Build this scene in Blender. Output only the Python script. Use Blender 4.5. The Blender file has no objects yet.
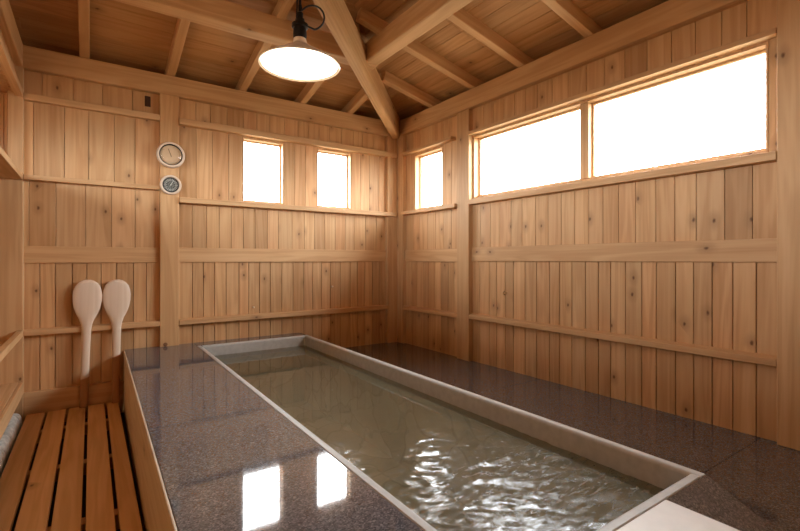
import bpy, bmesh, math, random
from mathutils import Vector, Matrix
random.seed(7)
PI = math.pi
SC = bpy.context.scene
COL = SC.collection

# ------------------------------------------------------------------ camera, sky, exposure
cam_data = bpy.data.cameras.new('camera')
cam = bpy.data.objects.new('camera', cam_data)
COL.objects.link(cam)
CAMX, CAMY, CAMZ = -2.806, -4.126, 1.10
cam.location = (CAMX, CAMY, CAMZ)
cam.rotation_euler = (PI / 2, 0, -math.radians(34.6))
cam_data.sensor_width = 36.0
cam_data.lens = 36.0 * 448.0 / 800.0
cam_data.shift_y = -6.0 / 800.0
cam_data.clip_start = 0.02
SC.camera = cam

world = bpy.data.worlds.new('overcast_sky')
SC.world = world
world.use_nodes = True
bg = world.node_tree.nodes['Background']
wt = world.node_tree
w_tc = wt.nodes.new('ShaderNodeTexCoord')
w_sep = wt.nodes.new('ShaderNodeSeparateXYZ')
w_ramp = wt.nodes.new('ShaderNodeValToRGB')          # shaded ground below the horizon, white overcast above
w_map = wt.nodes.new('ShaderNodeMapRange')
wt.links.new(w_tc.outputs['Generated'], w_sep.inputs[0])
wt.links.new(w_sep.outputs[2], w_map.inputs[0])
w_map.inputs[1].default_value = -.12
w_map.inputs[2].default_value = .02
wt.links.new(w_map.outputs[0], w_ramp.inputs[0])
w_ramp.color_ramp.elements[0].color = (.16, .15, .12, 1)
w_ramp.color_ramp.elements[1].color = (.94, .97, 1.0, 1)
wt.links.new(w_ramp.outputs[0], bg.inputs[0])
bg.inputs[1].default_value = 13.0

SC.view_settings.view_transform = 'Standard'
SC.view_settings.look = 'None'
SC.view_settings.exposure = 1.42
SC.view_settings.gamma = 1.0
SC.view_settings.use_curve_mapping = False
SC.cycles.max_bounces = 14
SC.cycles.diffuse_bounces = 8
SC.cycles.glossy_bounces = 5
SC.cycles.transparent_max_bounces = 12
SC.cycles.transmission_bounces = 6
SC.cycles.sample_clamp_indirect = 8.0
SC.cycles.caustics_reflective = False
SC.cycles.caustics_refractive = False
SC.cycles.use_denoising = True


def portal(name, c, rot, w, h):
    """daylight portal in a window opening: guides sky light in, gives none of its own"""
    l = bpy.data.lights.new(name, 'AREA')
    l.shape = 'RECTANGLE'
    l.size, l.size_y = w, h
    l.cycles.is_portal = True
    o = bpy.data.objects.new(name, l)
    o.location = c
    o.rotation_euler = rot
    COL.objects.link(o)


# area lights shine along local -Z
portal('window_daylight', (-1.475, 0.16, 1.94), (-PI / 2, 0, 0), .38, .56)
portal('window_daylight', (-0.745, 0.16, 1.94), (-PI / 2, 0, 0), .38, .56)
portal('window_daylight', (0.16, -0.50, 1.94), (0, PI / 2, 0), .56, .46)
portal('window_daylight', (0.16, -2.24, 1.94), (0, PI / 2, 0), .56, 2.10)
portal('window_daylight', (-3.90, -2.65, 1.87), (0, -PI / 2, 0), .32, 3.45)


# ------------------------------------------------------------------ helpers
class MB:
    """collects boxes and solids; every solid carries its own random value 'rnd' for the wood shader"""

    def __init__(self):
        self.v, self.f, self.r = [], [], []

    def add(self, verts, faces, r=None):
        r = random.random() if r is None else r
        n = len(self.v)
        self.v += [tuple(p) for p in verts]
        for fc in faces:
            self.f.append([n + i for i in fc])
            self.r.append(r)
        return self

    def box(self, x0, x1, y0, y1, z0, z1, r=None, M=None):
        p = [(x, y, z) for x in (x0, x1) for y in (y0, y1) for z in (z0, z1)]
        if M is not None:
            p = [tuple(M @ Vector(q)) for q in p]
        fs = [(0, 1, 3, 2), (4, 6, 7, 5), (0, 4, 5, 1), (2, 3, 7, 6), (0, 2, 6, 4), (1, 5, 7, 3)]
        return self.add(p, fs, r)

    def prism(self, prof, axis, a0, a1, r=None):
        """profile (2D, ccw or cw) extruded along an axis; prof gives the other two coords in xyz order"""
        n = len(prof)

        def pt(q, a):
            return {'x': (a, q[0], q[1]), 'y': (q[0], a, q[1]), 'z': (q[0], q[1], a)}[axis]
        vs = [pt(q, a0) for q in prof] + [pt(q, a1) for q in prof]
        fs = [list(range(n)), list(range(2 * n - 1, n - 1, -1))]
        fs += [(i, i + n, (i + 1) % n + n, (i + 1) % n) for i in range(n)]
        return self.add(vs, fs, r)

    def lathe(self, prof, seg=48, M=None, r=None):
        """prof: list of (radius, z)"""
        vs, fs = [], []
        n = len(prof)
        for s in range(seg):
            a = 2 * PI * s / seg
            for (rad, z) in prof:
                q = Vector((rad * math.cos(a), rad * math.sin(a), z))
                if M is not None:
                    q = M @ q
                vs.append(tuple(q))
        for s in range(seg):
            t = (s + 1) % seg
            for i in range(n - 1):
                fs.append((s * n + i, t * n + i, t * n + i + 1, s * n + i + 1))
        return self.add(vs, fs, r)

    def tube(self, pts, rad, seg=10, r=None):
        pts = [Vector(p) for p in pts]
        vs, fs = [], []
        up = Vector((0.123, 0.31, 0.95)).normalized()
        for i, p in enumerate(pts):
            d = (pts[min(i + 1, len(pts) - 1)] - pts[max(i - 1, 0)]).normalized()
            a = d.cross(up)
            if a.length < 1e-3:
                a = d.cross(Vector((1, 0, 0)))
            a.normalize()
            b = d.cross(a)
            for s in range(seg):
                an = 2 * PI * s / seg
                vs.append(tuple(p + rad * (math.cos(an) * a + math.sin(an) * b)))
        for i in range(len(pts) - 1):
            for s in range(seg):
                t = (s + 1) % seg
                fs.append((i * seg + s, i * seg + t, (i + 1) * seg + t, (i + 1) * seg + s))
        fs.append(list(range(seg))[::-1])
        fs.append([(len(pts) - 1) * seg + s for s in range(seg)])
        return self.add(vs, fs, r)

    def build(self, name, mat, parent=None, bevel=0.0, smooth=False, seg=2, recalc=True):
        me = bpy.data.meshes.new(name)
        me.from_pydata(self.v, [], self.f)
        if recalc:
            bm = bmesh.new()
            bm.from_mesh(me)
            bmesh.ops.recalc_face_normals(bm, faces=bm.faces)
            bm.to_mesh(me)
            bm.free()
        at = me.attributes.new('rnd', 'FLOAT', 'FACE')
        at.data.foreach_set('value', self.r)
        me.materials.append(mat)
        if smooth:
            me.polygons.foreach_set('use_smooth', [True] * len(me.polygons))
        o = bpy.data.objects.new(name, me)
        COL.objects.link(o)
        if parent is not None:
            o.parent = parent
        if bevel > 0:
            m = o.modifiers.new('edge', 'BEVEL')
            m.width = bevel
            m.segments = seg
            m.limit_method = 'ANGLE'
            m.angle_limit = math.radians(40)
        if smooth:
            try:
                me.set_sharp_from_angle(angle=math.radians(40))
            except Exception:
                pass
        return o


def tag(o, label=None, cat=None, group=None, kind=None):
    if label:
        o['label'] = label
    if cat:
        o['category'] = cat
    if group:
        o['group'] = group
    if kind:
        o['kind'] = kind
    return o


def empty(name, loc, rot=(0, 0, 0)):
    o = bpy.data.objects.new(name, None)
    o.empty_display_size = .05
    o.location = loc
    o.rotation_euler = rot
    COL.objects.link(o)
    return o


def struct(o, label, cat, group=None):
    return tag(o, label, cat, group, 'structure')


# ------------------------------------------------------------------ materials
class NT:
    def __init__(self, name):
        self.m = bpy.data.materials.new(name)
        self.m.use_nodes = True
        self.t = self.m.node_tree
        self.t.nodes.clear()
        self.out = self.n('ShaderNodeOutputMaterial')

    def n(self, typ, **kw):
        nd = self.t.nodes.new(typ)
        for k, v in kw.items():
            setattr(nd, k, v)
        return nd

    def l(self, a, b):
        self.t.links.new(a, b)

    def math(self, op, a, b=None, clamp=False):
        nd = self.n('ShaderNodeMath', operation=op, use_clamp=clamp)
        for i, x in enumerate((a, b)):
            if x is None:
                continue
            if isinstance(x, (int, float)):
                nd.inputs[i].default_value = x
            else:
                self.l(x, nd.inputs[i])
        return nd.outputs[0]

    def ramp(self, fac, stops):
        nd = self.n('ShaderNodeValToRGB')
        el = nd.color_ramp.elements
        while len(el) < len(stops):
            el.new(.5)
        for e, (p, c) in zip(el, stops):
            e.position = p
            e.color = (*c, 1) if len(c) == 3 else c
        self.l(fac, nd.inputs[0])
        return nd.outputs[0]

    def mix(self, fac, a, b, blend='MIX'):
        nd = self.n('ShaderNodeMix', data_type='RGBA', blend_type=blend)
        for s, x in ((nd.inputs[0], fac), (nd.inputs[6], a), (nd.inputs[7], b)):
            if isinstance(x, (int, float)):
                s.default_value = x
            elif isinstance(x, tuple):
                s.default_value = (*x, 1)
            else:
                self.l(x, s)
        return nd.outputs[2]

    def noise(self, vec, scale, detail=4, rough=.55, dist=0.0):
        nd = self.n('ShaderNodeTexNoise')
        nd.inputs['Scale'].default_value = scale
        nd.inputs['Detail'].default_value = detail
        nd.inputs['Roughness'].default_value = rough
        nd.inputs['Distortion'].default_value = dist
        self.l(vec, nd.inputs['Vector'])
        return nd.outputs[0]

    def vmul(self, vec, s):
        nd = self.n('ShaderNodeVectorMath', operation='MULTIPLY')
        self.l(vec, nd.inputs[0])
        nd.inputs[1].default_value = s
        return nd.outputs[0]

    def principled(self, color, rough=.5, spec=.5, metal=0.0, normal=None):
        b = self.n('ShaderNodeBsdfPrincipled')
        for k, x in (('Base Color', color), ('Roughness', rough), ('Specular IOR Level', spec), ('Metallic', metal)):
            if isinstance(x, (int, float)):
                b.inputs[k].default_value = x
            elif isinstance(x, tuple):
                b.inputs[k].default_value = (*x, 1)
            else:
                self.l(x, b.inputs[k])
        if normal is not None:
            self.l(normal, b.inputs['Normal'])
        return b.outputs[0]

    def bump(self, h, strength=.2, dist=.01):
        nd = self.n('ShaderNodeBump')
        nd.inputs['Strength'].default_value = strength
        nd.inputs['Distance'].default_value = dist
        self.l(h, nd.inputs['Height'])
        return nd.outputs[0]

    def done(self, sh):
        self.l(sh, self.out.inputs[0])
        return self.m


def wood(name, axis, light, mid, dark, knots=.55, rough=.55, vary=.5, spec=.3):
    t = NT(name)
    tc = t.n('ShaderNodeTexCoord').outputs['Object']
    rn = t.n('ShaderNodeAttribute', attribute_name='rnd').outputs['Fac']
    off = t.n('ShaderNodeCombineXYZ')
    t.l(t.math('MULTIPLY', rn, 41.3), off.inputs[0])
    t.l(t.math('MULTIPLY', rn, 73.1), off.inputs[1])
    t.l(t.math('MULTIPLY', rn, 19.7), off.inputs[2])
    ad = t.n('ShaderNodeVectorMath', operation='ADD')
    t.l(tc, ad.inputs[0])
    t.l(off.outputs[0], ad.inputs[1])
    p = ad.outputs[0]
    i = 'xyz'.index(axis)
    s1 = [9.0] * 3; s1[i] = .55
    s2 = [55.0] * 3; s2[i] = 1.1
    # broad cathedral figure: noise warped into bands
    n1 = t.noise(t.vmul(p, tuple(s1)), 1.0, 3, .5, .6)
    bands = t.math('SINE', t.math('MULTIPLY', n1, 34.0))
    bands = t.math('MULTIPLY', t.math('ADD', bands, 1.0), .5)
    n2 = t.noise(t.vmul(p, tuple(s2)), 1.0, 3, .6)
    n0 = t.noise(p, 1.7, 2, .5)
    g = t.math('ADD', t.math('MULTIPLY', bands, .22), t.math('MULTIPLY', n2, .36))
    g = t.math('ADD', g, t.math('MULTIPLY', n0, .46))
    c = t.ramp(g, [(.22, light), (.52, mid), (.86, dark)])
    # tint board by board
    tint = t.ramp(rn, [(0.0, (1.0 - .28 * vary, 1 - .36 * vary, 1 - .44 * vary)), (.35, (1, .97, .93)),
                       (.7, (1.0, 1.0, 1.0)), (1.0, (1.0, 1 - .14 * vary, 1 - .22 * vary))])
    w = t.n('ShaderNodeTexWhiteNoise', noise_dimensions='1D')
    t.l(rn, w.inputs['W'])
    val = t.math('ADD', t.math('MULTIPLY', w.outputs[0], .30 * vary), 1 - .2 * vary)
    c = t.mix(1.0, c, tint, 'MULTIPLY')
    hs = t.n('ShaderNodeHueSaturation')
    t.l(c, hs.inputs['Color'])
    t.l(val, hs.inputs['Value'])
    c = hs.outputs[0]
    # knots
    pxyz = t.n('ShaderNodeSeparateXYZ')
    t.l(p, pxyz.inputs[0])
    o1, o2 = [k for k in range(3) if k != i]
    flat = t.n('ShaderNodeCombineXYZ')
    t.l(t.math('MULTIPLY', t.math('ADD', pxyz.outputs[o1], pxyz.outputs[o2]), 7.0), flat.inputs[0])
    t.l(t.math('MULTIPLY', pxyz.outputs[i], 4.2), flat.inputs[1])
    vo = t.n('ShaderNodeTexVoronoi', voronoi_dimensions='2D')
    vo.inputs['Scale'].default_value = 1.0
    t.l(flat.outputs[0], vo.inputs['Vector'])
    sep = t.n('ShaderNodeSeparateColor')
    t.l(vo.outputs['Color'], sep.inputs[0])
    gate = t.math('GREATER_THAN', sep.outputs[0], 1 - knots * .27)
    warp = t.math('MULTIPLY', t.noise(p, 45, 3), .07)
    d = t.math('ADD', vo.outputs['Distance'], warp)
    core = t.n('ShaderNodeMapRange', interpolation_type='SMOOTHSTEP')
    t.l(d, core.inputs[0])
    core.inputs[1].default_value = .05
    core.inputs[2].default_value = .115
    core.inputs[3].default_value = 1.0
    core.inputs[4].default_value = 0.0
    halo = t.n('ShaderNodeMapRange', interpolation_type='SMOOTHSTEP')
    t.l(d, halo.inputs[0])
    halo.inputs[1].default_value = .08
    halo.inputs[2].default_value = .36
    halo.inputs[3].default_value = .45
    halo.inputs[4].default_value = 0.0
    c = t.mix(t.math('MULTIPLY', halo.outputs[0], gate), c, tuple(x * .62 for x in dark))
    c = t.mix(t.math('MULTIPLY', t.math('MULTIPLY', core.outputs[0], gate), .85), c, (.10, .038, .014))
    bp = t.bump(g, .12, .004)
    return t.done(t.principled(c, rough, spec, normal=bp))


CED = ((.71, .462, .245), (.62, .373, .180), (.47, .248, .100))
W = {a: wood('cedar_grain_' + a, a, *CED, knots=1.0, vary=.6) for a in 'xyz'}
BEAM = ((.69, .452, .24), (.60, .366, .178), (.48, .265, .112))
WB = {a: wood('planed_beam_' + a, a, *BEAM, knots=.35, vary=.25) for a in 'xyz'}
ROOF = ((.56, .33, .15), (.48, .265, .11), (.36, .18, .065))
WR = {a: wood('roof_board_' + a, a, *ROOF, knots=.45, vary=.45) for a in 'xy'}
GREYWOOD = wood('weathered_front_board', 'y', (.70, .60, .46), (.63, .53, .39), (.52, .41, .29), knots=.15, vary=.2)
DECKW = wood('duckboard_wood', 'y', (.80, .52, .25), (.70, .43, .185), (.55, .30, .11), knots=.2, vary=.3, rough=.45)
PADC = ((.80, .66, .53), (.74, .59, .45), (.65, .49, .36))
PADW = wood('pale_paddle_wood', 'z', *PADC, knots=0.0, vary=.1, rough=.6)


def darkened(mat, name, height, slant):
    """the same wood with a darker brown foot up to a slanting line"""
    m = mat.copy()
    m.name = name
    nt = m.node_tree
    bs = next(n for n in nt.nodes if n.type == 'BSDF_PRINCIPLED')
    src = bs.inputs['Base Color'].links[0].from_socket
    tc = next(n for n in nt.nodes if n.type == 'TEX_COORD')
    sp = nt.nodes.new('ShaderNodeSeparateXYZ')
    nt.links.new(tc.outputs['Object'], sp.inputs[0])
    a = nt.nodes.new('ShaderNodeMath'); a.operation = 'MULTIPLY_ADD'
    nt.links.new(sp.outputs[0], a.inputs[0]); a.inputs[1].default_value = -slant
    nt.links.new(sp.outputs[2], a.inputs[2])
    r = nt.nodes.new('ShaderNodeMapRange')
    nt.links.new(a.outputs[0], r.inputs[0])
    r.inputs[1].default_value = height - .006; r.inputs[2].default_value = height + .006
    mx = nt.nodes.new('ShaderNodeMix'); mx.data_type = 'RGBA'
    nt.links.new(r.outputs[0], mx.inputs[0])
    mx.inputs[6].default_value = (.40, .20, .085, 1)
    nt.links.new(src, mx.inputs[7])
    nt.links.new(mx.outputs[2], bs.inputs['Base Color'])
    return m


PADS = [darkened(PADW, 'paddle_wood_low_brown_foot', .215, .35), darkened(PADW, 'paddle_wood_high_brown_foot', .355, .35)]  # handles turn brown below a slanting line, higher on the second paddle


def simple(name, color, rough=.5, spec=.5, metal=0.0, nscale=30, amt=.15, bump=0.0):
    t = NT(name)
    tc = t.n('ShaderNodeTexCoord').outputs['Object']
    n = t.noise(tc, nscale, 4)
    lo = tuple(x * (1 - amt) for x in color)
    hi = tuple(min(1, x * (1 + amt)) for x in color)
    c = t.ramp(n, [(.3, lo), (.7, hi)])
    return t.done(t.principled(c, rough, spec, metal, t.bump(n, bump, .003) if bump else None))


def granite():
    t = NT('polished_granite')
    tc = t.n('ShaderNodeTexCoord').outputs['Object']
    vo = t.n('ShaderNodeTexVoronoi')
    vo.inputs['Scale'].default_value = 230
    t.l(tc, vo.inputs['Vector'])
    sp = t.n('ShaderNodeSeparateColor')
    t.l(vo.outputs['Color'], sp.inputs[0])
    n = t.noise(tc, 55, 5, .7)
    n2 = t.noise(tc, 5, 3, .5)
    k = t.math('ADD', t.math('MULTIPLY', sp.outputs[0], .6), t.math('MULTIPLY', n, .4))
    c = t.ramp(k, [(.12, (.028, .029, .034)), (.40, (.082, .084, .094)), (.68, (.145, .147, .160)), (.92, (.32, .32, .33))])
    c = t.mix(t.math('MULTIPLY', n2, .35), c, (.10, .10, .108))
    r = t.math('ADD', t.math('MULTIPLY', n, .07), .012)
    return t.done(t.principled(c, r, 1.0))


GRANITE = granite()
STONE = simple('pale_rim_stone', (.45, .445, .42), .45, .45, nscale=25, amt=.10, bump=.05)
WHITESTONE = simple('white_slab_stone', (.72, .71, .67), .4, .5, nscale=14, amt=.06)
DARKFLOOR = simple('damp_dark_concrete', (.035, .03, .026), .7)
BLACK = simple('blackened_metal', (.02, .018, .016), .4, .5, .6)
BRASS = simple('brassy_metal', (.55, .36, .18), .3, .5, .9)
ENAMEL = simple('tan_enamel', (.78, .62, .44), .3, .5)
WHITEENAMEL = simple('white_enamel', (.85, .83, .78), .3, .5, amt=.02)
RIM_GAUGE = simple('cream_gauge_rim', (.72, .58, .44), .4, .5, amt=.05)
CREAM = simple('cream_dial', (.72, .50, .30), .5, .4, amt=.04)
DIALDARK = simple('black_dial', (.018, .02, .018), .5, .4, amt=.1)
TICK = simple('white_dial_marks', (.78, .80, .72), .5, .4, amt=.02)
DARKBROWN = simple('dark_brown', (.055, .022, .01), .6, .3)
PLUGWOOD = simple('brown_wood_plug', (.24, .11, .05), .6, .3)
PEBBLE = simple('grey_river_stone', (.62, .61, .56), .7, .3, nscale=40, amt=.25, bump=.3)
RUBBER = simple('black_rubber', (.012, .012, .012), .5, .4)


def basin_mat():
    t = NT('basin_flagstone')
    tc = t.n('ShaderNodeTexCoord').outputs['Object']
    n = t.noise(tc, 3.5, 3)
    ad = t.n('ShaderNodeVectorMath', operation='ADD')
    t.l(t.vmul(tc, (4.2, 3.4, 4.0)), ad.inputs[0])
    ns = t.n('ShaderNodeTexNoise'); ns.inputs['Scale'].default_value = 3.0
    t.l(tc, ns.inputs['Vector'])
    t.l(t.vmul(ns.outputs['Color'], (1.6, 1.6, 1.6)), ad.inputs[1])
    vo = t.n('ShaderNodeTexVoronoi', feature='DISTANCE_TO_EDGE')
    vo.inputs['Scale'].default_value = 1.0
    t.l(ad.outputs[0], vo.inputs['Vector'])
    v2 = t.n('ShaderNodeTexVoronoi')
    v2.inputs['Scale'].default_value = 1.0
    t.l(ad.outputs[0], v2.inputs['Vector'])
    sp = t.n('ShaderNodeSeparateColor'); t.l(v2.outputs['Color'], sp.inputs[0])
    c = t.ramp(t.math('ADD', t.math('MULTIPLY', sp.outputs[0], .5), t.math('MULTIPLY', n, .5)),
               [(.2, (.38, .33, .19)), (.8, (.54, .48, .31))])
    edge = t.math('LESS_THAN', vo.outputs['Distance'], .035)
    c = t.mix(t.math('MULTIPLY', edge, .32), c, (.17, .13, .06))
    return t.done(t.principled(c, .7, .3))


BASIN = basin_mat()


ROUGH_LO, ROUGH_HI = .05, .34


def water_mat():
    t = NT('bath_water')
    tc = t.n('ShaderNodeTexCoord').outputs['Object']
    sep = t.n('ShaderNodeSeparateXYZ'); t.l(tc, sep.inputs[0])
    # ripples grow towards the near end where the water is stirred
    amp = t.math('MULTIPLY', t.math('SUBTRACT', -2.05, sep.outputs[1]), 1.0, clamp=True)
    amp = t.math('ADD', t.math('MULTIPLY', amp, .97), .03)
    rot = t.n('ShaderNodeMapping')
    rot.inputs['Rotation'].default_value = (0, 0, .6)
    rot.inputs['Scale'].default_value = (1.0, 2.3, 1.0)
    t.l(tc, rot.inputs['Vector'])
    n1 = t.noise(rot.outputs[0], 9, 1.5, .5, .5)
    b = t.bump(t.math('MULTIPLY', n1, amp), 1.0, .0016)
    fr = t.n('ShaderNodeFresnel'); fr.inputs['IOR'].default_value = 1.33
    t.l(b, fr.inputs['Normal'])
    gl = t.n('ShaderNodeBsdfGlossy')
    # fine capillary ripples, finer than the mesh, in drifting streaks
    st = t.n('ShaderNodeMapping')
    st.inputs['Rotation'].default_value = (0, 0, .5)
    st.inputs['Scale'].default_value = (1.0, 3.6, 1.0)
    t.l(tc, st.inputs['Vector'])
    ns = t.noise(st.outputs[0], 17, 5, .65, 1.2)
    fine = t.n('ShaderNodeMapRange')
    t.l(ns, fine.inputs[0])
    fine.inputs[1].default_value = .36; fine.inputs[2].default_value = .64
    fine.inputs[3].default_value = ROUGH_LO; fine.inputs[4].default_value = ROUGH_HI
    t.l(t.math('ADD', t.math('MULTIPLY', amp, fine.outputs[0]), .015), gl.inputs['Roughness'])
    gl.inputs['Color'].default_value = (.95, .95, .95, 1)
    t.l(b, gl.inputs['Normal'])
    tr = t.n('ShaderNodeBsdfTransparent'); tr.inputs['Color'].default_value = (.80, .76, .60, 1)
    df = t.n('ShaderNodeBsdfDiffuse'); df.inputs['Color'].default_value = (.27, .25, .16, 1)
    m1 = t.n('ShaderNodeMixShader'); m1.inputs[0].default_value = .34
    t.l(tr.outputs[0], m1.inputs[1]); t.l(df.outputs[0], m1.inputs[2])
    m2 = t.n('ShaderNodeMixShader')
    t.l(fr.outputs[0], m2.inputs[0]); t.l(m1.outputs[0], m2.inputs[1]); t.l(gl.outputs[0], m2.inputs[2])
    return t.done(m2.outputs[0])


WATER = water_mat()


def glass_mat(name='window_glass'):
    t = NT(name)
    lw = t.n('ShaderNodeLayerWeight'); lw.inputs['Blend'].default_value = .5
    fac = t.math('ADD', t.math('MULTIPLY', t.math('POWER', lw.outputs['Facing'], 5.0), .9), .04, clamp=True)
    gl = t.n('ShaderNodeBsdfGlossy'); gl.inputs['Roughness'].default_value = .02
    tr = t.n('ShaderNodeBsdfTransparent'); tr.inputs['Color'].default_value = (.97, .98, .98, 1)
    m = t.n('ShaderNodeMixShader')
    t.l(fac, m.inputs[0]); t.l(tr.outputs[0], m.inputs[1]); t.l(gl.outputs[0], m.inputs[2])
    return t.done(m.outputs[0])


GLASS = glass_mat()


def emit_mat(name, col, s):
    t = NT(name)
    e = t.n('ShaderNodeEmission')
    e.inputs[0].default_value = (*col, 1); e.inputs[1].default_value = s
    return t.done(e.outputs[0])


LAMPGLOW = emit_mat('lit_opal_diffuser', (1.0, .88, .70), 2.6)

# ------------------------------------------------------------------ setting: heights shared by all walls
Z_LOW, Z_DECK, Z_FLOOR = .18, .385, -.10
BT = .022          # board thickness
BF = .045          # boards stand this far behind the face of the posts
XL, YN = -3.2, -4.65


def boards(mb, axis, face, sgn, a0, a1, zones, holes=()):
    """vertical boards. axis: direction the wall runs; face: coord of the visible face; sgn: outward direction"""
    def put(p0, p1, z0, z1):
        r = random.random()
        g = .0015 if z0 > 1.1 else .0024
        f0, f1 = sorted((face, face + sgn * BT))
        if axis == 'x':
            mb.box(p0 + g, p1 - g, f0, f1, z0, z1, r)
        else:
            mb.box(f0, f1, p0 + g, p1 - g, z0, z1, r)
    for (z0, z1, w) in zones:
        cuts = {a0, a1}
        for (h0, h1, hz0, hz1) in holes:
            if hz0 < z1 and hz1 > z0:
                cuts |= {max(a0, min(a1, h0)), max(a0, min(a1, h1))}
        cuts = sorted(cuts)
        for c0, c1 in zip(cuts, cuts[1:]):
            if c1 - c0 < .004:
                continue
            n = max(1, round((c1 - c0) / w))
            wd = [1 + random.uniform(-.16, .16) for _ in range(n)]
            s = sum(wd)
            x = c0
            for q in wd:
                x2 = x + (c1 - c0) * q / s
                segs = [(z0, z1)]
                for (h0, h1, hz0, hz1) in holes:
                    if h0 < x2 - .002 and h1 > x + .002:
                        ns = []
                        for (u, v) in segs:
                            if hz0 > u:
                                ns.append((u, min(v, hz0)))
                            if hz1 < v:
                                ns.append((max(u, hz1), v))
                        segs = [q2 for q2 in ns if q2[1] - q2[0] > .004]
                for (u, v) in segs:
                    put(x, x2, u, v)
                x = x2


def backing(mb, axis, face, sgn, a0, a1, z0, z1, holes=()):
    """solid sheathing behind the boards so that no sky shows through the joints"""
    f0, f1 = sorted((face + sgn * (BT + .001), face + sgn * (BT + .03)))
    hs = sorted(holes)
    segs = []
    x = a0
    for (h0, h1, u, v) in hs:
        segs.append((x, h0, z0, z1))
        segs.append((h0, h1, z0, u))
        segs.append((h0, h1, v, z1))
        x = h1
    segs.append((x, a1, z0, z1))
    for (p0, p1, u, v) in segs:
        if axis == 'x':
            mb.box(p0, p1, f0, f1, u, v, .1)
        else:
            mb.box(f0, f1, p0, p1, u, v, .1)


H_W1 = (-1.67, -1.28, 1.63, 2.215)
H_W2 = (-.94, -.549, 1.63, 2.215)
H_W3 = (-.73, -.27, 1.63, 2.215)
H_W4 = (-3.31, -1.16, 1.66, 2.215)
H_W5 = (-4.4, -.9, 1.705, 2.04)

ZN = [(0.0, 1.14, .098), (1.14, 1.60, .118), (1.60, 2.24, .118), (2.24, 2.5, .13)]
ZL = [(0.0, 1.14, .10), (1.14, 1.68, .165), (1.68, 2.26, .165), (2.26, 2.5, .18)]
ZR = [(0.0, 1.14, .101), (1.14, 1.60, .118), (1.60, 2.24, .118), (2.24, 2.5, .13)]

# floor under everything
mb = MB().box(-4.0, -2.59, YN - .1, .1, Z_FLOOR - .1, Z_FLOOR)
struct(mb.build('floor', DARKFLOOR), 'dark damp floor showing in the gaps under the slatted boards', 'floor')

# back wall
mb = MB()
boards(mb, 'x', BF, 1, -3.80, -2.34, ZL)
boards(mb, 'x', BF, 1, -2.20, -.0, ZN, (H_W1, H_W2))
backing(mb, 'x', BF, 1, -4.0, .12, -.1, 2.60, (H_W1, H_W2))
mb.box(-4.1, .46, .43, .45, 2.40, 2.66, .1)
mb.box(-4.1, .43, .09, .43, 2.40, 2.42, .1)
struct(mb.build('wall_back', W['z'], bevel=.0012, seg=1), 'long wall of upright cedar boards with two small square windows', 'wall')

# right wall
mb = MB()
boards(mb, 'y', BF, 1, -.995, -.0, ZR, (H_W3,))
boards(mb, 'y', BF, 1, -3.36, -1.15, ZR, (H_W4,))
boards(mb, 'y', BF, 1, YN, -3.50, ZR)
backing(mb, 'y', BF, 1, YN - .1, .12, -.1, 2.60, (H_W4, H_W3))
mb.box(.43, .45, YN - .3, .43, 2.40, 2.66, .1)
mb.box(.09, .43, YN - .3, .09, 2.40, 2.42, .1)
struct(mb.build('wall_right', W['z'], bevel=.0012, seg=1), 'wall of upright cedar boards under the wide two-pane window', 'wall')

# near wall, behind the camera
mb = MB()
boards(mb, 'x', YN, -1, -3.8, .045, ZN)
backing(mb, 'x', YN, -1, -4.0, .12, -.1, 3.6)
struct(mb.build('wall_front', W['z']), 'board wall at the near end of the bath room', 'wall')

# left wall: an alcove under a window bay, 0.55 m deep
mb = MB()
boards(mb, 'y', -3.80, -1, YN, .045, [(0, 1.14, .1), (1.14, 1.66, .12), (1.66, 2.5, .12)], (H_W5,))
backing(mb, 'y', -3.80, -1, YN - .1, .12, -.1, 2.6, (H_W5,))
boards(mb, 'y', XL - .045, -1, YN, -.0, [(2.27, 2.50, .14)])
mb.box(-3.80, XL - .07, YN, .045, 2.275, 2.30)
mb.box(XL - .075, XL - .05, YN, .1, 2.60, 3.5)
struct(mb.build('wall_left', W['z']), 'board wall with the bench alcove and a window bay at the left edge', 'wall')


# ------------------------------------------------------------------ posts, plates, rails
def beam(name, ax, x0, x1, y0, y1, z0, z1, label, cat, group=None, bevel=.005, mat=None):
    o = MB().box(x0, x1, y0, y1, z0, z1).build(name, mat or WB[ax], bevel=bevel)
    return struct(o, label, cat, group)


G_POST = 'upright wall posts'
gp = beam('wall_post', 'z', -2.342, -2.200, 0, .1, Z_DECK - .1, 2.46, 'square cedar post carrying the two round gauges', 'post', G_POST)
beam('corner_post', 'z', -.125, .1, -.0, .1, Z_LOW, 2.46, 'cedar post in the far corner of the room', 'post', G_POST)
beam('corner_post', 'z', .0, .1, -.115, -.001, Z_LOW, 2.46, 'narrow cedar post beside the far corner on the right wall', 'post', G_POST)
beam('wall_post', 'z', -.004, .1, -1.154, -.993, Z_LOW, 2.46, 'cedar post between the small corner window and the wide window', 'post', G_POST)
beam('wall_post', 'z', -.006, .1, -3.515, -3.357, Z_LOW, 2.46, 'cedar post at the right edge beyond the wide window', 'post', G_POST)
beam('corner_post', 'z', XL - .165, XL, -.02, .1, Z_FLOOR, 1.66, 'lower half of the cedar post at the left corner beside the bench alcove', 'post', G_POST)

beam('corner_post', 'z', XL - .085, XL, -.02, .1, 1.705, 2.46, 'upper half of the cedar post at the left corner, above the alcove sill', 'post', G_POST)
G_PLATE = 'wall plates under the roof'
beam('wall_plate', 'x', -3.80, .12, -.012, .14, 2.457, 2.618, 'horizontal roof plate along the wall with the two small windows', 'beam', G_PLATE, .008)
beam('wall_plate', 'y', -.012, .14, YN, -.013, 2.463, 2.626, 'horizontal roof plate above the wide two-pane window', 'beam', G_PLATE, .008)
beam('wall_plate', 'y', XL - .16, XL, YN, -.013, 2.457, 2.618, 'horizontal roof plate above the left alcove', 'beam', G_PLATE, .008)

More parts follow.
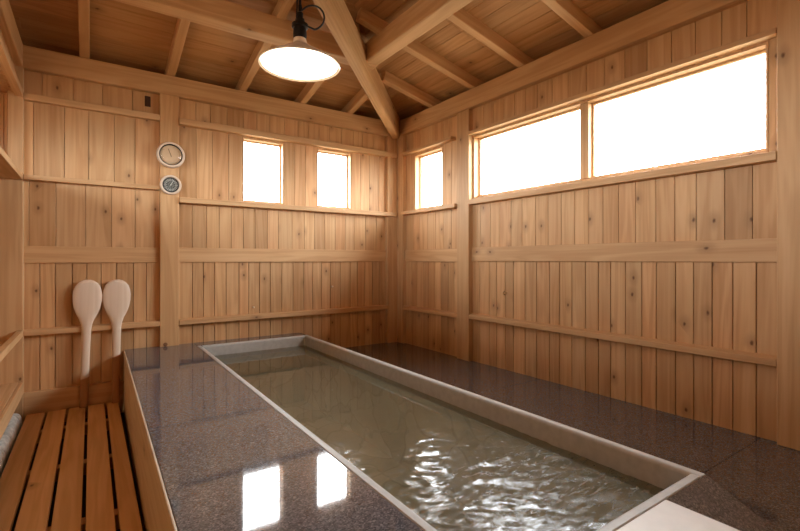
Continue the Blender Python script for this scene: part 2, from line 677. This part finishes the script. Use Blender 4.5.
trim_no = [0]


def rail(ax, x0, x1, y0, y1, z0, z1, label, slope=0.0, cat='rail', group=None):
    """rail with a top that slopes down towards the room"""
    trim_no[0] += 1
    mb = MB()
    r = random.random()
    if ax == 'x':
        mb.prism([(y0, z0), (y1, z0), (y1, z1 + slope), (y0, z1)], 'x', x0, x1, r)
    elif ax == 'y':
        mb.prism([(x0, z0), (x1, z0), (x1, z1 + slope), (x0, z1)], 'y', y0, y1, r)
    o = mb.build('trim_%d' % trim_no[0], WB[ax], bevel=.003)
    return struct(o, label, cat, group)


B = BF + .001
G1, G2, G3, G4 = 'broad middle rails', 'narrow lower rails', 'window sill rails', 'window head rails'
# middle rails
rail('x', XL, -2.3425, .030, B, 1.075, 1.197, 'broad middle rail above the two paddles', group=G1)
rail('x', -2.1995, -.1255, .030, B, 1.077, 1.200, 'broad middle rail under the two small square windows', group=G1)
rail('y', .030, B, -.9925, -.1155, 1.078, 1.203, 'short broad rail under the corner window', group=G1)
rail('y', .032, B, -3.3565, -1.1545, 1.086, 1.208, 'broad middle rail under the wide window', group=G1)
rail('x', -3.80, XL - .1655, .006, B, 1.075, 1.197, 'stub of broad rail inside the left alcove', group=G1)
# lower rails
rail('x', XL, -2.3425, -.004, B, .556, .592, 'narrow lower rail the two paddles lean on', .008, group=G2)
rail('x', -2.1995, -.1255, -.004, B, .553, .592, 'narrow lower rail just above the far end of the bath', .008, group=G2)
rail('y', -.004, B, -.9925, -.1155, .553, .592, 'short narrow lower rail in the far corner', .008, group=G2)
rail('y', -.004, B, -3.3565, -1.1545, .566, .602, 'long narrow lower rail along the right wall', .012, group=G2)
rail('y', XL - .035, XL, YN, -.021, .556, .60, 'narrow rail running over the bench in the left alcove', group=G2)
# sill rails
rail('x', XL, -2.3425, -.008, B, 1.668, 1.702, 'narrow upper rail in the bay above the paddles', .006, group=G3)
rail('x', -2.1995, -.012, -.026, BF + .07, 1.575, 1.618, 'sill rail running under the two small square windows', .012, group=G3)
rail('y', -.026, BF + .07, -.985, -.1155, 1.585, 1.620, 'short sill rail under the corner window', .01, group=G3)
rail('y', -.012, BF + .08, -3.3565, -1.1545, 1.595, 1.640, 'long sill rail under the wide two-pane window', .02, group=G3)
rail('y', -3.80, XL, YN, -.021, 1.662, 1.702, 'deep sill board above the left alcove', group=G3)
# head rails
rail('x', XL, -2.3425, -.004, B, 2.236, 2.283, 'narrow head rail in the bay above the paddles', .006, group=G4)
rail('x', -2.1995, -.012, -.020, BF + .05, 2.228, 2.280, 'head rail running over the two small square windows', .010, group=G4)
rail('y', -.020, BF + .05, -.925, -.1155, 2.232, 2.262, 'short head rail over the corner window', .008, group=G4)
rail('y', -.012, BF + .05, -3.3565, -1.1545, 2.222, 2.252, 'long head rail over the wide window', .004, group=G4)
rail('y', XL - .045, XL, YN, -.021, 2.245, 2.293, 'head rail over the left window bay', group=G4)
# baseboard
o = MB().box(XL, -2.597, -.0, BF, Z_FLOOR, .150).build('baseboard_back', WB['x'], bevel=.004)
struct(o, 'low kickboard behind the feet of the two paddles', 'baseboard')


# ------------------------------------------------------------------ windows
def window(no, ax, a0, a1, z0, z1, face, sgn, label, mull=None, fw=.022):
    root = empty('window_%d' % no, ((a0 + a1) / 2, face, z0) if ax == 'x' else (face, (a0 + a1) / 2, z0))
    struct(root, label, 'window')
    inv = Matrix.Translation(-Vector(root.location))

    def bx(mb, p0, p1, d0, d1, u, v):
        d0, d1 = sorted((face + sgn * d0, face + sgn * d1))
        if ax == 'x':
            mb.box(p0, p1, d0, d1, u, v, None, inv)
        else:
            mb.box(d0, d1, p0, p1, u, v, None, inv)
    # lining of the opening
    mb = MB()
    t = .012
    bx(mb, a0, a0 + t, .0, .105, z0, z1)
    bx(mb, a1 - t, a1, .0, .105, z0, z1)
    bx(mb, a0 + t, a1 - t, .0, .105, z1 - t, z1)
    bx(mb, a0 + t, a1 - t, .03, .105, z0, z0 + t)
    mb.build('jamb_lining', WB['z'], root, .002)
    spans = [(a0 + t, a1 - t)] if mull is None else [(a0 + t, mull[0]), (mull[1], a1 - t)]
    if mull:
        mb = MB()
        bx(mb, mull[0], mull[1], .018, .10, z0 + t, z1 - t)
        mb.build('mullion', WB['z'], root, .003)
    for (s0, s1) in spans:
        mb = MB()
        u, v = z0 + t, z1 - t
        bx(mb, s0, s0 + fw, .06, .09, u, v)
        bx(mb, s1 - fw, s1, .06, .09, u, v)
        bx(mb, s0 + fw, s1 - fw, .06, .09, v - fw, v)
        bx(mb, s0 + fw, s1 - fw, .06, .09, u, u + fw)
        fr = mb.build('sash', WB['z'], root, .002)
        mb = MB()
        bx(mb, s0 + fw, s1 - fw, .073, .077, u + fw, v - fw)
        mb.build('pane', GLASS, fr)
    return root


window(1, 'x', *H_W1, BF, 1, 'small square window with bright sky, left of the pair in the long wall', fw=.01)
window(2, 'x', *H_W2, BF, 1, 'small square window with bright sky, nearer the corner post in the long wall', fw=.01)
window(3, 'y', *H_W3, BF, 1, 'small square window beside the far corner on the right wall', fw=.012)
window(4, 'y', *H_W4, BF, 1, 'wide two-pane window with blown-out sky on the right wall', mull=(-2.292, -2.226), fw=.014)
window(5, 'y', *H_W5, -3.80, -1, 'window in the left bay behind the corner post', fw=.03)

# ------------------------------------------------------------------ roof
SL = .22
ZR0 = 2.716            # underside of the roof boards above the plate line
T_R = 2.33             # from plate to ridge


def roof():
    mb = MB()
    w = .118
    th = .02
    t = -.45
    while t < T_R:
        t2 = min(t + w, T_R)
        za, zb = ZR0 + SL * t, ZR0 + SL * t2
        g = .0015
        # back slope: boards run along x, trimmed on the hip
        def slab(pts):
            r = random.random()
            lo = [Vector(p) for p in pts]
            hi = [p + Vector((0, 0, th)) for p in lo]
            vs = lo + hi
            mb.add(vs, [(0, 1, 2, 3), (7, 6, 5, 4), (0, 4, 5, 1), (1, 5, 6, 2), (2, 6, 7, 3), (3, 7, 4, 0)], r)
        return_pts.append((t, t2, za, zb))
        t = t2
    for (t, t2, za, zb) in return_pts:
        g = .003
        # pieces of 1.9 m with butt joints
        xs = [-4.1, -2.9 + random.uniform(-.5, .5), -1.1]
        xs = [x for x in xs if x < -t2 - .2] + [None]
        for i in range(len(xs) - 1):
            x0 = xs[i]
            x1 = xs[i + 1]
            e0, e1 = (-t, -t2) if x1 is None else (x1 - .001, x1 - .001)
            pts = [(x0, -t - g, za), (e0, -t - g, za), (e1, -t2 + g, zb), (x0, -t2 + g, zb)]
            lo = [Vector(p) for p in pts]
            hi = [p + Vector((0, 0, th)) for p in lo]
            mbx.add(lo + hi, [(0, 1, 2, 3), (7, 6, 5, 4), (0, 4, 5, 1), (1, 5, 6, 2), (2, 6, 7, 3), (3, 7, 4, 0)])
        ys = [YN - .3, -3.3 + random.uniform(-.5, .5), -1.6]
        ys = [y for y in ys if y < -t2 - .2] + [None]
        for i in range(len(ys) - 1):
            y0 = ys[i]
            y1 = ys[i + 1]
            e0, e1 = (-t, -t2) if y1 is None else (y1 - .001, y1 - .001)
            pts = [(-t - g, y0, za), (-t - g, e0, za), (-t2 + g, e1, zb), (-t2 + g, y0, zb)]
            lo = [Vector(p) for p in pts]
            hi = [p + Vector((0, 0, th)) for p in lo]
            mby.add(lo + hi, [(0, 1, 2, 3), (7, 6, 5, 4), (0, 4, 5, 1), (1, 5, 6, 2), (2, 6, 7, 3), (3, 7, 4, 0)])


return_pts = []
mbx, mby = MB(), MB()
roof()
# covering sheets above the boards keep the sky out of the joints; near slope closes the roof behind the camera
zt = ZR0 + .03
zr = zt + SL * T_R
lo = zt - SL * .45
mbx.add([(-4.1, .45, lo), (.45, .45, lo), (-T_R, -T_R, zr), (-4.1, -T_R, zr),
         (-4.1, .45, lo + .02), (.45, .45, lo + .02), (-T_R, -T_R, zr + .02), (-4.1, -T_R, zr + .02)],
        [(0, 1, 2, 3), (7, 6, 5, 4), (0, 4, 5, 1), (1, 5, 6, 2), (2, 6, 7, 3), (3, 7, 4, 0)], .2)
mby.add([(.45, YN - .3, lo), (.45, .45, lo), (-T_R, -T_R, zr), (-T_R, YN - .3, zr),
         (.45, YN - .3, lo + .02), (.45, .45, lo + .02), (-T_R, -T_R, zr + .02), (-T_R, YN - .3, zr + .02)],
        [(0, 1, 2, 3), (7, 6, 5, 4), (0, 4, 5, 1), (1, 5, 6, 2), (2, 6, 7, 3), (3, 7, 4, 0)], .2)
mbx.box(-4.1, -T_R, YN - .3, -T_R, zr - .03, zr, .3)
mbx.box(-4.1, -4.0, YN - .3, .2, 2.2, zr, .3)
c1 = mbx.build('ceiling', WR['x'])
struct(c1, 'sloping roof boards above the wall with the two small windows', 'ceiling')
c2 = mby.build('ceiling', WR['y'])
struct(c2, 'sloping roof boards above the wide two-pane window', 'ceiling')


def sloped(name, p0, p1, w, h, label, cat, group, mat=None, bevel=.005):
    """straight beam whose underside centre line runs p0 -> p1"""
    p0, p1 = Vector(p0), Vector(p1)
    d = p1 - p0
    L = d.length
    x = d.normalized()
    y = Vector((0, 0, 1)).cross(x).normalized()
    z = x.cross(y)
    M = Matrix((x, y, z)).transposed().to_4x4()
    M.translation = p0
    o = MB().box(0, L, -w / 2, w / 2, 0, h).build(name, mat or WB['x'], bevel=bevel)
    o.matrix_world = M
    return struct(o, label, cat, group)


WIDTH_R = .064
G_RAFT = 'rafters under the roof boards'
RB = 2.616
for x, lab in ((-3.42, 'rafter nearest the left corner post, over the alcove'),
               (-2.845, 'first full rafter from the left, straight up in the photo'),
               (-2.262, 'second rafter from the left, over the round gauges'),
               (-1.680, 'third rafter from the left, just left of the lamp'),
               (-1.107, 'rafter right behind the pendant lamp'),
               (-.590, 'short rafter left of the diagonal hip beam')):
    top = min(T_R - .03, -x - .03) if x > -T_R else T_R - .03
    sloped('rafter', (x, .30, RB - SL * .30), (x, -top, RB + SL * top), WIDTH_R, .098, lab, 'rafter', G_RAFT)
for y, lab in ((-.62, 'short rafter right of the diagonal hip beam'),
               (-1.205, 'rafter over the post beside the wide window'),
               (-1.757, 'rafter meeting the right purlin, over the left pane of the wide window'),
               (-2.34, 'rafter over the mullion of the wide window'),
               (-2.93, 'rafter over the right pane of the wide window'),
               (-3.52, 'rafter over the right-hand end post')):
    top = min(T_R - .03, -y - .03) if y > -T_R else T_R - .03
    sloped('rafter', (.30, y, RB + .008 - SL * .30), (-top, y, RB + .008 + SL * top), WIDTH_R, .098, lab, 'rafter', G_RAFT)

G_PURL = 'purlins carrying the rafters'
sloped('purlin', (-4.0, -.92, 2.69), (-.86, -.92, 2.69), .125, .155, 'purlin passing behind the lamp, parallel to the long wall', 'beam', G_PURL, bevel=.01)
sloped('purlin', (-.92, YN, 2.70), (-.92, -.86, 2.70), .125, .155, 'purlin right of the hip beam, parallel to the wide window', 'beam', G_PURL, bevel=.01)
sloped('hip_beam', (-.03, -.02, 2.425), (-2.43, -2.345, 2.785), .090, .25, 'diagonal hip beam rising from the far corner', 'beam', None, bevel=.022)

# ------------------------------------------------------------------ granite decks and the bath
XO0, XO1, YO0, YO1 = -2.082, -1.120, -3.475, -.130     # outer edge of the bath rim
g = .0012
dk = empty('granite_deck', (-2.33, -2.0, Z_FLOOR))
struct(dk, 'raised polished granite deck between the slatted walkway and the bath', 'deck')
inv = Matrix.Translation(-Vector(dk.location))


def skew(q):
    """the outer edge of the deck is not quite parallel to the bath"""
    x, y, z = q
    if x + dk.location.x < -2.5:
        x += .026 * (1 + (y + dk.location.y) / 2.4)
    return (x, y, z)


mb = MB()
for (y0, y1) in ((-1.97, BF), (-3.9, -1.97), (YN, -3.9)):
    mb.box(-2.612, XO0, y0 + g, y1 - g, Z_FLOOR, Z_DECK, None, inv)
mb.box(XO0 + .001, -1.13, YO1, BF, Z_FLOOR, Z_DECK, None, inv)
mb.v = [skew(q) for q in mb.v]
mb.build('granite_top', GRANITE, dk, .003)
mb = MB().box(-2.621, -2.6125, YN, -.001, Z_FLOOR, Z_DECK - .001, None, inv)
mb.v = [skew(q) for q in mb.v]
mb.build('front_board', GREYWOOD, dk, .003)

mb = MB()
for (y0, y1) in ((-1.90, BF), (-3.28, -1.90), (YN, -3.28)):
    mb.box(-1.1115, BF, y0 + g, y1 - g, Z_FLOOR, Z_LOW)
mb.box(XO0, -1.1125, YN, -3.484, Z_FLOOR, Z_LOW)
struct(mb.build('granite_floor', GRANITE, bevel=.0015), 'lower polished granite floor between the bath and the wide-window wall', 'floor')

bath = empty('stone_bath', ((XO0 + XO1) / 2, (YO0 + YO1) / 2, -.35))
tag(bath, 'long sunken stone bath with a pale rim, full of olive water', 'bath')
inv = Matrix.Translation(-Vector(bath.location))
CW = .036
XI0, XI1, YI0, YI1 = XO0 + CW, XO1 - CW, YO0 + CW, YO1 - CW
ZB = -.22
mb = MB()
wt = .05
mb.box(XI0 - .02, XI1 + .02, YI0 - .02, YI1 + .02, ZB - .05, ZB, None, inv)
mb.build('basin_floor', BASIN, bath)
mb = MB()
mb.box(XI0 - .03, XI0 + .0, YI0, YI1, ZB, Z_DECK - .126, None, inv)
mb.box(XI1 - .0, XI1 + .03, YI0, YI1, ZB, Z_DECK - .126, None, inv)
mb.box(XI0 - .03, XI1 + .03, YI0 - .03, YI0 + .0, ZB, Z_DECK - .126, None, inv)
mb.box(XI0 - .03, XI1 + .03, YI1 - .0, YI1 + .03, ZB, Z_DECK - .126, None, inv)
mb.build('basin_wall', BASIN, bath)


def rim_piece(name, p, ax, a0, a1, wide):
    """bull-nosed rim stone with mitred look; profile across, swept along ax"""
    mb = MB()
    rr = .016
    zt, zb = Z_DECK + .0015, Z_DECK - .125
    s, inner = wide
    prof = [(s, zb), (s, zt - .003), (s + (.003 if inner > s else -.003), zt)]
    sg = 1 if inner > s else -1
    for k in range(7):
        a = PI / 2 * k / 6
        prof.append((inner - sg * rr + sg * rr * math.sin(a), zt - rr + rr * math.cos(a)))
    prof.append((inner, zb))
    mb.prism(prof, ax, a0, a1)
    for i, q in enumerate(mb.v):
        mb.v[i] = tuple(inv @ Vector(q))
    return mb.build(name, STONE, bath, smooth=False)


rim_piece('rim', 0, 'y', YO0, YO1, (XO0, XI0))
rim_piece('rim', 0, 'y', YO0, YO1, (XO1, XI1))
rim_piece('rim', 0, 'x', XI0 + .0005, XI1 - .0005, (YO1, YI1))
rim_piece('rim', 0, 'x', XI0 + .0005, XI1 - .0005, (YO0, YI0))
# granite facing on the outside of the rim
mb = MB()
mb.box(XO1 + .0005, XO1 + .008, YO0 - .008, BF - .001, Z_LOW - .2, Z_DECK - .004, None, inv)
mb.prism([(YO0 - .0005, Z_DECK - .003), (YO0 - .0005, Z_LOW - .1), (-3.86, Z_LOW - .1), (-3.86, Z_LOW + .001)], 'x', -1.3945, XO1 + .008)
mb.v[-8:] = [tuple(inv @ Vector(q)) for q in mb.v[-8:]]
mb.build('granite_apron', GRANITE, bath, .002)

# water: a fine sheet, nearly calm at the far end and stirred at the near end
mb = MB()
wx0, wx1, wy0, wy1, wz = XI0 + .003, XI1 - .003, YI0 + .003, YI1 - .003, .297
random.seed(5)
waves = []
for k in range(60):
    lam = .034 * (4.5 ** random.random())
    an = random.gauss(1.05, .75)
    waves.append((2 * PI / lam * math.cos(an), 2 * PI / lam * math.sin(an), random.uniform(0, 6.28), lam / (2 * PI)))
NX, NY = 150, 540
vs, fs = [], []
for j in range(NY + 1):
    y = wy0 + (wy1 - wy0) * j / NY
    k = min(1.0, max(0.0, (-2.1 - y) / .85))
    amp = .0006 + .0105 * k * k * (3 - 2 * k)
    for i in range(NX + 1):
        x = wx0 + (wx1 - wx0) * i / NX
        h = sum(a * math.sin(kx * x + ky * y + ph) for kx, ky, ph, a in waves)
        vs.append((x, y, wz + amp * h))
for j in range(NY):
    for i in range(NX):
        a = j * (NX + 1) + i
        fs.append((a, a + 1, a + NX + 2, a + NX + 1))
mb.add(vs, fs, .5)
tag(mb.build('bath_water', WATER, smooth=True, recalc=False), 'olive green hot water filling the stone bath, rippled at the near end', 'water', kind='stuff')

# white stone slab at the near end of the bath
o = MB().box(-1.93, -1.395, -4.15, YO0 - .001, Z_LOW, Z_DECK + .001).build('stone_slab', WHITESTONE, bevel=.004)
tag(o, 'white stone slab set against the near end of the bath', 'slab')

# ------------------------------------------------------------------ slatted walkway, bench, stones
duck = empty('duckboard', (-2.90, -2.1, Z_FLOOR))
tag(duck, 'slatted wooden walkway of five long boards beside the granite deck', 'duckboard')
inv = Matrix.Translation(-Vector(duck.location))
xe = [-3.190, -3.071, -2.949, -2.832, -2.714, -2.632]
for a, b in zip(xe, xe[1:]):
    last = b == xe[-1]
    MB().box(a + .0075, b - (.0 if last else .0075), -4.5, -.012, -.03, 0.0, None, inv).build('slat', DECKW, duck, .004)
for y in (-.35, -1.05, -1.75, -2.45, -3.15, -3.85):
    MB().box(-3.18, -2.63, y - .03, y + .03, Z_FLOOR, -.0305, None, inv).build('cross_batten', DECKW, duck, .003)

bench = empty('bench', (-3.5, -2.3, Z_FLOOR))
tag(bench, 'low wooden bench along the left alcove above the row of grey stones', 'bench')
inv = Matrix.Translation(-Vector(bench.location))
MB().box(-3.79, -3.222, -4.6, -.022, .205, .24, None, inv).build('seat_board', WB['y'], bench, .004)
MB().box(-3.221, -3.199, -4.6, -.022, .145, .24, None, inv).build('front_board', WB['y'], bench, .004)
for y in (-.35, -1.6, -2.9, -4.2):
    MB().box(-3.72, -3.36, y - .03, y + .03, Z_FLOOR, .204, None, inv).build('support', WB['z'], bench, .003)

# row of grey stones under the bench front
random.seed(21)


def stone(y, L):
    bm = bmesh.new()
    bmesh.ops.create_icosphere(bm, subdivisions=3, radius=1)
    ph = [random.uniform(0, 6) for _ in range(6)]
    for v in bm.verts:
        c = v.co
        k = 1 + .07 * math.sin(3 * c.x + ph[0]) + .06 * math.sin(4 * c.y + ph[1]) + .06 * math.sin(3.3 * c.z + ph[2])
        q = Vector([math.copysign(abs(e) ** .62, e) for e in c]) * k
        v.co = Vector((q.x * .052, q.y * L / 2, q.z * .078))
    me = bpy.data.meshes.new('river_stone')
    bm.to_mesh(me)
    bm.free()
    me.polygons.foreach_set('use_smooth', [True] * len(me.polygons))
    me.materials.append(PEBBLE)
    o = bpy.data.objects.new('river_stone', me)
    o.location = (-3.250 + random.uniform(-.004, .004), y, Z_FLOOR + .075)
    COL.objects.link(o)
    return o


y = -.075
names = ['end stone against the back kickboard', 'second stone out from the kickboard', 'third stone out from the kickboard',
         'fourth stone out from the kickboard', 'fifth stone out from the kickboard', 'sixth stone out from the kickboard',
         'seventh stone out from the kickboard', 'eighth stone out from the kickboard', 'ninth stone out from the kickboard']
for nm in names:
    L = random.uniform(.10, .135)
    o = stone(y - L / 2 + .03, L)
    tag(o, 'grey rounded ' + nm + ', beside the slatted walkway', 'stone', 'grey stones in a row under the bench')
    y -= L + .006


# ------------------------------------------------------------------ paddles
def paddle(x, y, dx, lean, length, label, roll, mat):
    root = empty('wooden_paddle', (x, y, 0.0), (lean, roll, 0))
    tag(root, label, 'paddle', 'big wooden paddles')
    # silhouette: (height fraction, half width)
    sil = [(.0, .0275), (.1, .027), (.3, .0265), (.5, .0275), (.60, .030), (.645, .035), (.69, .049), (.735, .069),
           (.78, .083), (.83, .091), (.875, .0925), (.915, .088), (.95, .077), (.975, .061), (.992, .039), (1.0, .016)]
    cut = 5

    def piece(name, rows):
        vs, fs = [], []
        cols = [-1, -.92, -.6, 0, .6, .92, 1]
        th = {0: .0125, 1: .0125}
        nr = len(rows)
        for side in (-1, 1):
            for (h, w) in rows:
                for c in cols:
                    e = abs(c)
                    f = 1 - .85 * max(0, (e - .6) / .4) ** 2
                    thick = (.013 if h < .62 else .010 + .003 * max(0, (.72 - h) / .1)) * f
                    if h > .985:
                        thick *= .55
                    vs.append((c * w, side * thick, h * length))
        nc = len(cols)
        o = nr * nc
        for i in range(nr - 1):
            for j in range(nc - 1):
                a = i * nc + j
                fs.append((a, a + 1, a + nc + 1, a + nc))
                fs.append((o + a, o + a + nc, o + a + nc + 1, o + a + 1))
            for j in (0, nc - 1):
                a = i * nc + j
                fs.append((a, a + nc, o + a + nc, o + a))
        for i in (0, nr - 1):
            for j in range(nc - 1):
                a = i * nc + j
                fs.append((a, a + 1, o + a + 1, o + a))
        m = MB()
        m.add(vs, fs, .6)
        ob = m.build(name, mat, root, smooth=True)
        return ob
    # denser rows by interpolation
    rows = []
    for (h0, w0), (h1, w1) in zip(sil, sil[1:]):
        for k in range(3):
            s = k / 3
            rows.append((h0 + (h1 - h0) * s, w0 + (w1 - w0) * s))
    rows.append(sil[-1])
    k = cut * 3
    piece('handle', rows[:k + 1])
    piece('blade', rows[k:])
    return root


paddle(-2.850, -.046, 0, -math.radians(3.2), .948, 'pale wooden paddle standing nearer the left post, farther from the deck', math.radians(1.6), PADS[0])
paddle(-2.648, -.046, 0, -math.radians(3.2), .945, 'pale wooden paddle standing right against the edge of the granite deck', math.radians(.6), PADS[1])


# ------------------------------------------------------------------ gauges on the post
def gauge(x, z, r, label, dark):
    root = empty('wall_gauge', (x, -.001, z), (PI / 2, 0, 0))       # local +z points into the room
    tag(root, label, 'gauge', None)
    d = .046 if not dark else .032
    mb = MB().lathe([(.0005, 0), (r * .86, 0), (r * .97, .006), (r, d * .45), (r * .985, d * .75), (r * .93, d), (r * .82, d),
                     (r * .77, d * .86), (r * .76, d * .55)], 56)
    mb.build('housing', RIM_GAUGE, root, smooth=True)
    ri = r * .765
    if not dark:
        MB().lathe([(ri * .97, d * .80), (ri * 1.05, d * .84), (ri * 1.09, d * .98), (ri * 1.02, d * 1.02), (ri * .97, d * .80)], 56).build('inner_ring', BLACK, root, smooth=True)
    MB().lathe([(.0005, d * .5), (ri, d * .5)], 56).build('dial', DIALDARK if dark else CREAM, root)
    if dark:
        mb = MB()
        for k in range(24):
            a = 2 * PI * k / 24
            M = Matrix.Rotation(a, 4, 'Z')
            l0 = .56 if k % 2 else .44
            mb.box(ri * l0, ri * .84, -.0015, .0015, d * .5, d * .5 + .0012, None, M)
        for k in range(12):
            M = Matrix.Rotation(2 * PI * k / 12, 4, 'Z')
            mb.box(ri * .22, ri * .38, -.001, .001, d * .5, d * .5 + .0012, None, M)
        mb.build('dial_marks', TICK, root)
        mb = MB().box(-.0018, .0018, -ri * .2, ri * .7, d * .5 + .0015, d * .5 + .003, None, Matrix.Rotation(-.5, 4, 'Z'))
        mb.lathe([(.0005, d * .5 + .005), (.005, d * .5 + .005), (.006, d * .5)], 16)
        mb.build('pointer', TICK, root)
    else:
        mb = MB()
        for k in range(36):
            a = math.radians(-215 + 250 * k / 35)
            mb.box(ri * .80, ri * .90, -.0007, .0007, d * .5, d * .5 + .001, None, Matrix.Rotation(a, 4, 'Z'))
        mb.build('dial_marks', DARKBROWN, root)
        mb = MB().box(-.0015, .0015, -ri * .2, ri * .66, d * .5 + .0015, d * .5 + .003, None, Matrix.Rotation(.35, 4, 'Z'))
        mb.build('pointer', BLACK, root)
        hg = r * .20
        prof = [(ri * math.sin(PI / 2 * (1 - k / 10)) + .0004, d * .78 + hg * math.sin(PI / 2 * k / 10)) for k in range(11)]
        MB().lathe(prof, 48).build('domed_glass', GLASS, root, smooth=True)
    return root


gauge(-2.266, 1.958, .106, 'larger round gauge with cream dial under domed glass, upper of the two on the post', False)
gauge(-2.265, 1.714, .081, 'smaller round gauge with black dial and white marks, lower of the two on the post', True)

# ------------------------------------------------------------------ pendant lamp
LX, LY, LZ = -1.958, -2.028, 2.052
lamp = empty('pendant_lamp', (LX, LY, LZ))
tag(lamp, 'round pendant lamp with a shallow shade glowing white, hung in front of the hip beam', 'lamp')
R = .194
MB().lathe([(R, .0), (R + .003, .003), (R - .004, .010), (R * .80, .034), (R * .56, .062), (R * .36, .085), (R * .24, .101), (.034, .112), (.030, .136),
            (.026, .110), (R * .22, .096), (R * .55, .056), (R * .78, .028), (R - .008, .008), (R, .0)], 64).build('lamp_shade', ENAMEL, lamp, smooth=True)
mb = MB().lathe([(.0005, -.006), (R * .5, -.0045), (R * .85, .001), (R - .010, .0075)], 64)
mb.build('diffuser', LAMPGLOW, lamp, smooth=True)
MB().lathe([(.0005, .134), (.031, .134), (.033, .150), (.031, .188), (.040, .192), (.040, .206), (.026, .210), (.022, .232), (.0005, .236)], 32).build('socket', BLACK, lamp, smooth=True)
MB().lathe([(.0005, .232), (.014, .232), (.016, .262), (.008, .268), (.008, .30), (.0005, .30)], 20).build('cord_grip', BLACK, lamp, smooth=True)
roofz = ZR0 + SL * (-LY) - .002 - LZ if -LY < -LX else ZR0 + SL * (-LX) - .002 - LZ
mb = MB().tube([(0, 0, .295), (.002, .001, .5), (-.002, 0, .8), (0, 0, roofz)], .007, 10)
mb.tube([(-.018, 0, .20), (-.016, 0, .27), (-.010, 0, .40), (-.006, 0, .6)], .004, 8)
mb.build('hanging_cord', RUBBER, lamp, smooth=True)
cr = Vector((math.cos(math.radians(34.6)), -math.sin(math.radians(34.6)), 0))
pts = []
for k in range(25):
    s = k / 24
    a = -1.35 + s * 3.9
    pts.append(tuple(cr * (.060 + .060 * math.cos(a)) + Vector((0, 0, .240 + .060 * math.sin(a)))))
pts = [tuple(cr * .030 + Vector((0, 0, .200)))] + pts + [(.004, 0, .305)]
MB().tube(pts, .0045, 8).build('cord_loop', RUBBER, lamp, smooth=True)

# ------------------------------------------------------------------ small fittings


def screw_eye(loc, rot, label):
    root = empty('screw_eye', loc, rot)            # local +z out of the wall
    root.scale = (1.5, 1.5, 1.5)
    tag(root, label, 'hook')
    MB().tube([(0, 0, 0), (0, 0, .014)], .003, 8).build('shank', BRASS, root, smooth=True)
    pts = [(.009 * math.cos(a), 0, .022 + .009 * math.sin(a)) for a in [2 * PI * k / 20 - PI / 2 for k in range(20)]]
    pts.append(pts[0])
    MB().tube(pts, .0028, 8).build('eye', BRASS, root, smooth=True)


screw_eye((BF, -1.562, .821), (0, -PI / 2, 0), 'small brass screw eye in the boards of the right wall')
for x, z, lab in ((-1.576, .662, 'small wooden peg just above the lower rail of the long wall'),
                  (-.780, .824, 'small wooden peg in the boards below the window nearer the corner')):
    root = empty('wooden_peg', (x, BF, z), (PI / 2, 0, 0))
    tag(root, lab, 'peg')
    MB().lathe([(.0005, .030), (.006, .030), (.009, .026), (.009, .019), (.006, .012), (.0055, 0)], 16).build('peg_knob', PADW, root, smooth=True)
o = MB().lathe([(.0005, .005), (.014, .005), (.016, .003), (.016, 0)], 20, Matrix.Translation((-2.302, 0, .402)) @ Matrix.Rotation(PI / 2, 4, 'X')).build('bolt_plug', PLUGWOOD, smooth=True)
tag(o, 'round brown plug at the foot of the post with the gauges', 'plug')
o = MB().box(-2.447, -2.405, BF - .004, BF + .001, 2.345, 2.430).build('mortise_hole_block', DARKBROWN, bevel=.002)  # dark block stands in for a square mortise hole
tag(o, 'dark square block drawn for a mortise hole in the boards left of the gauge post head', 'plug')
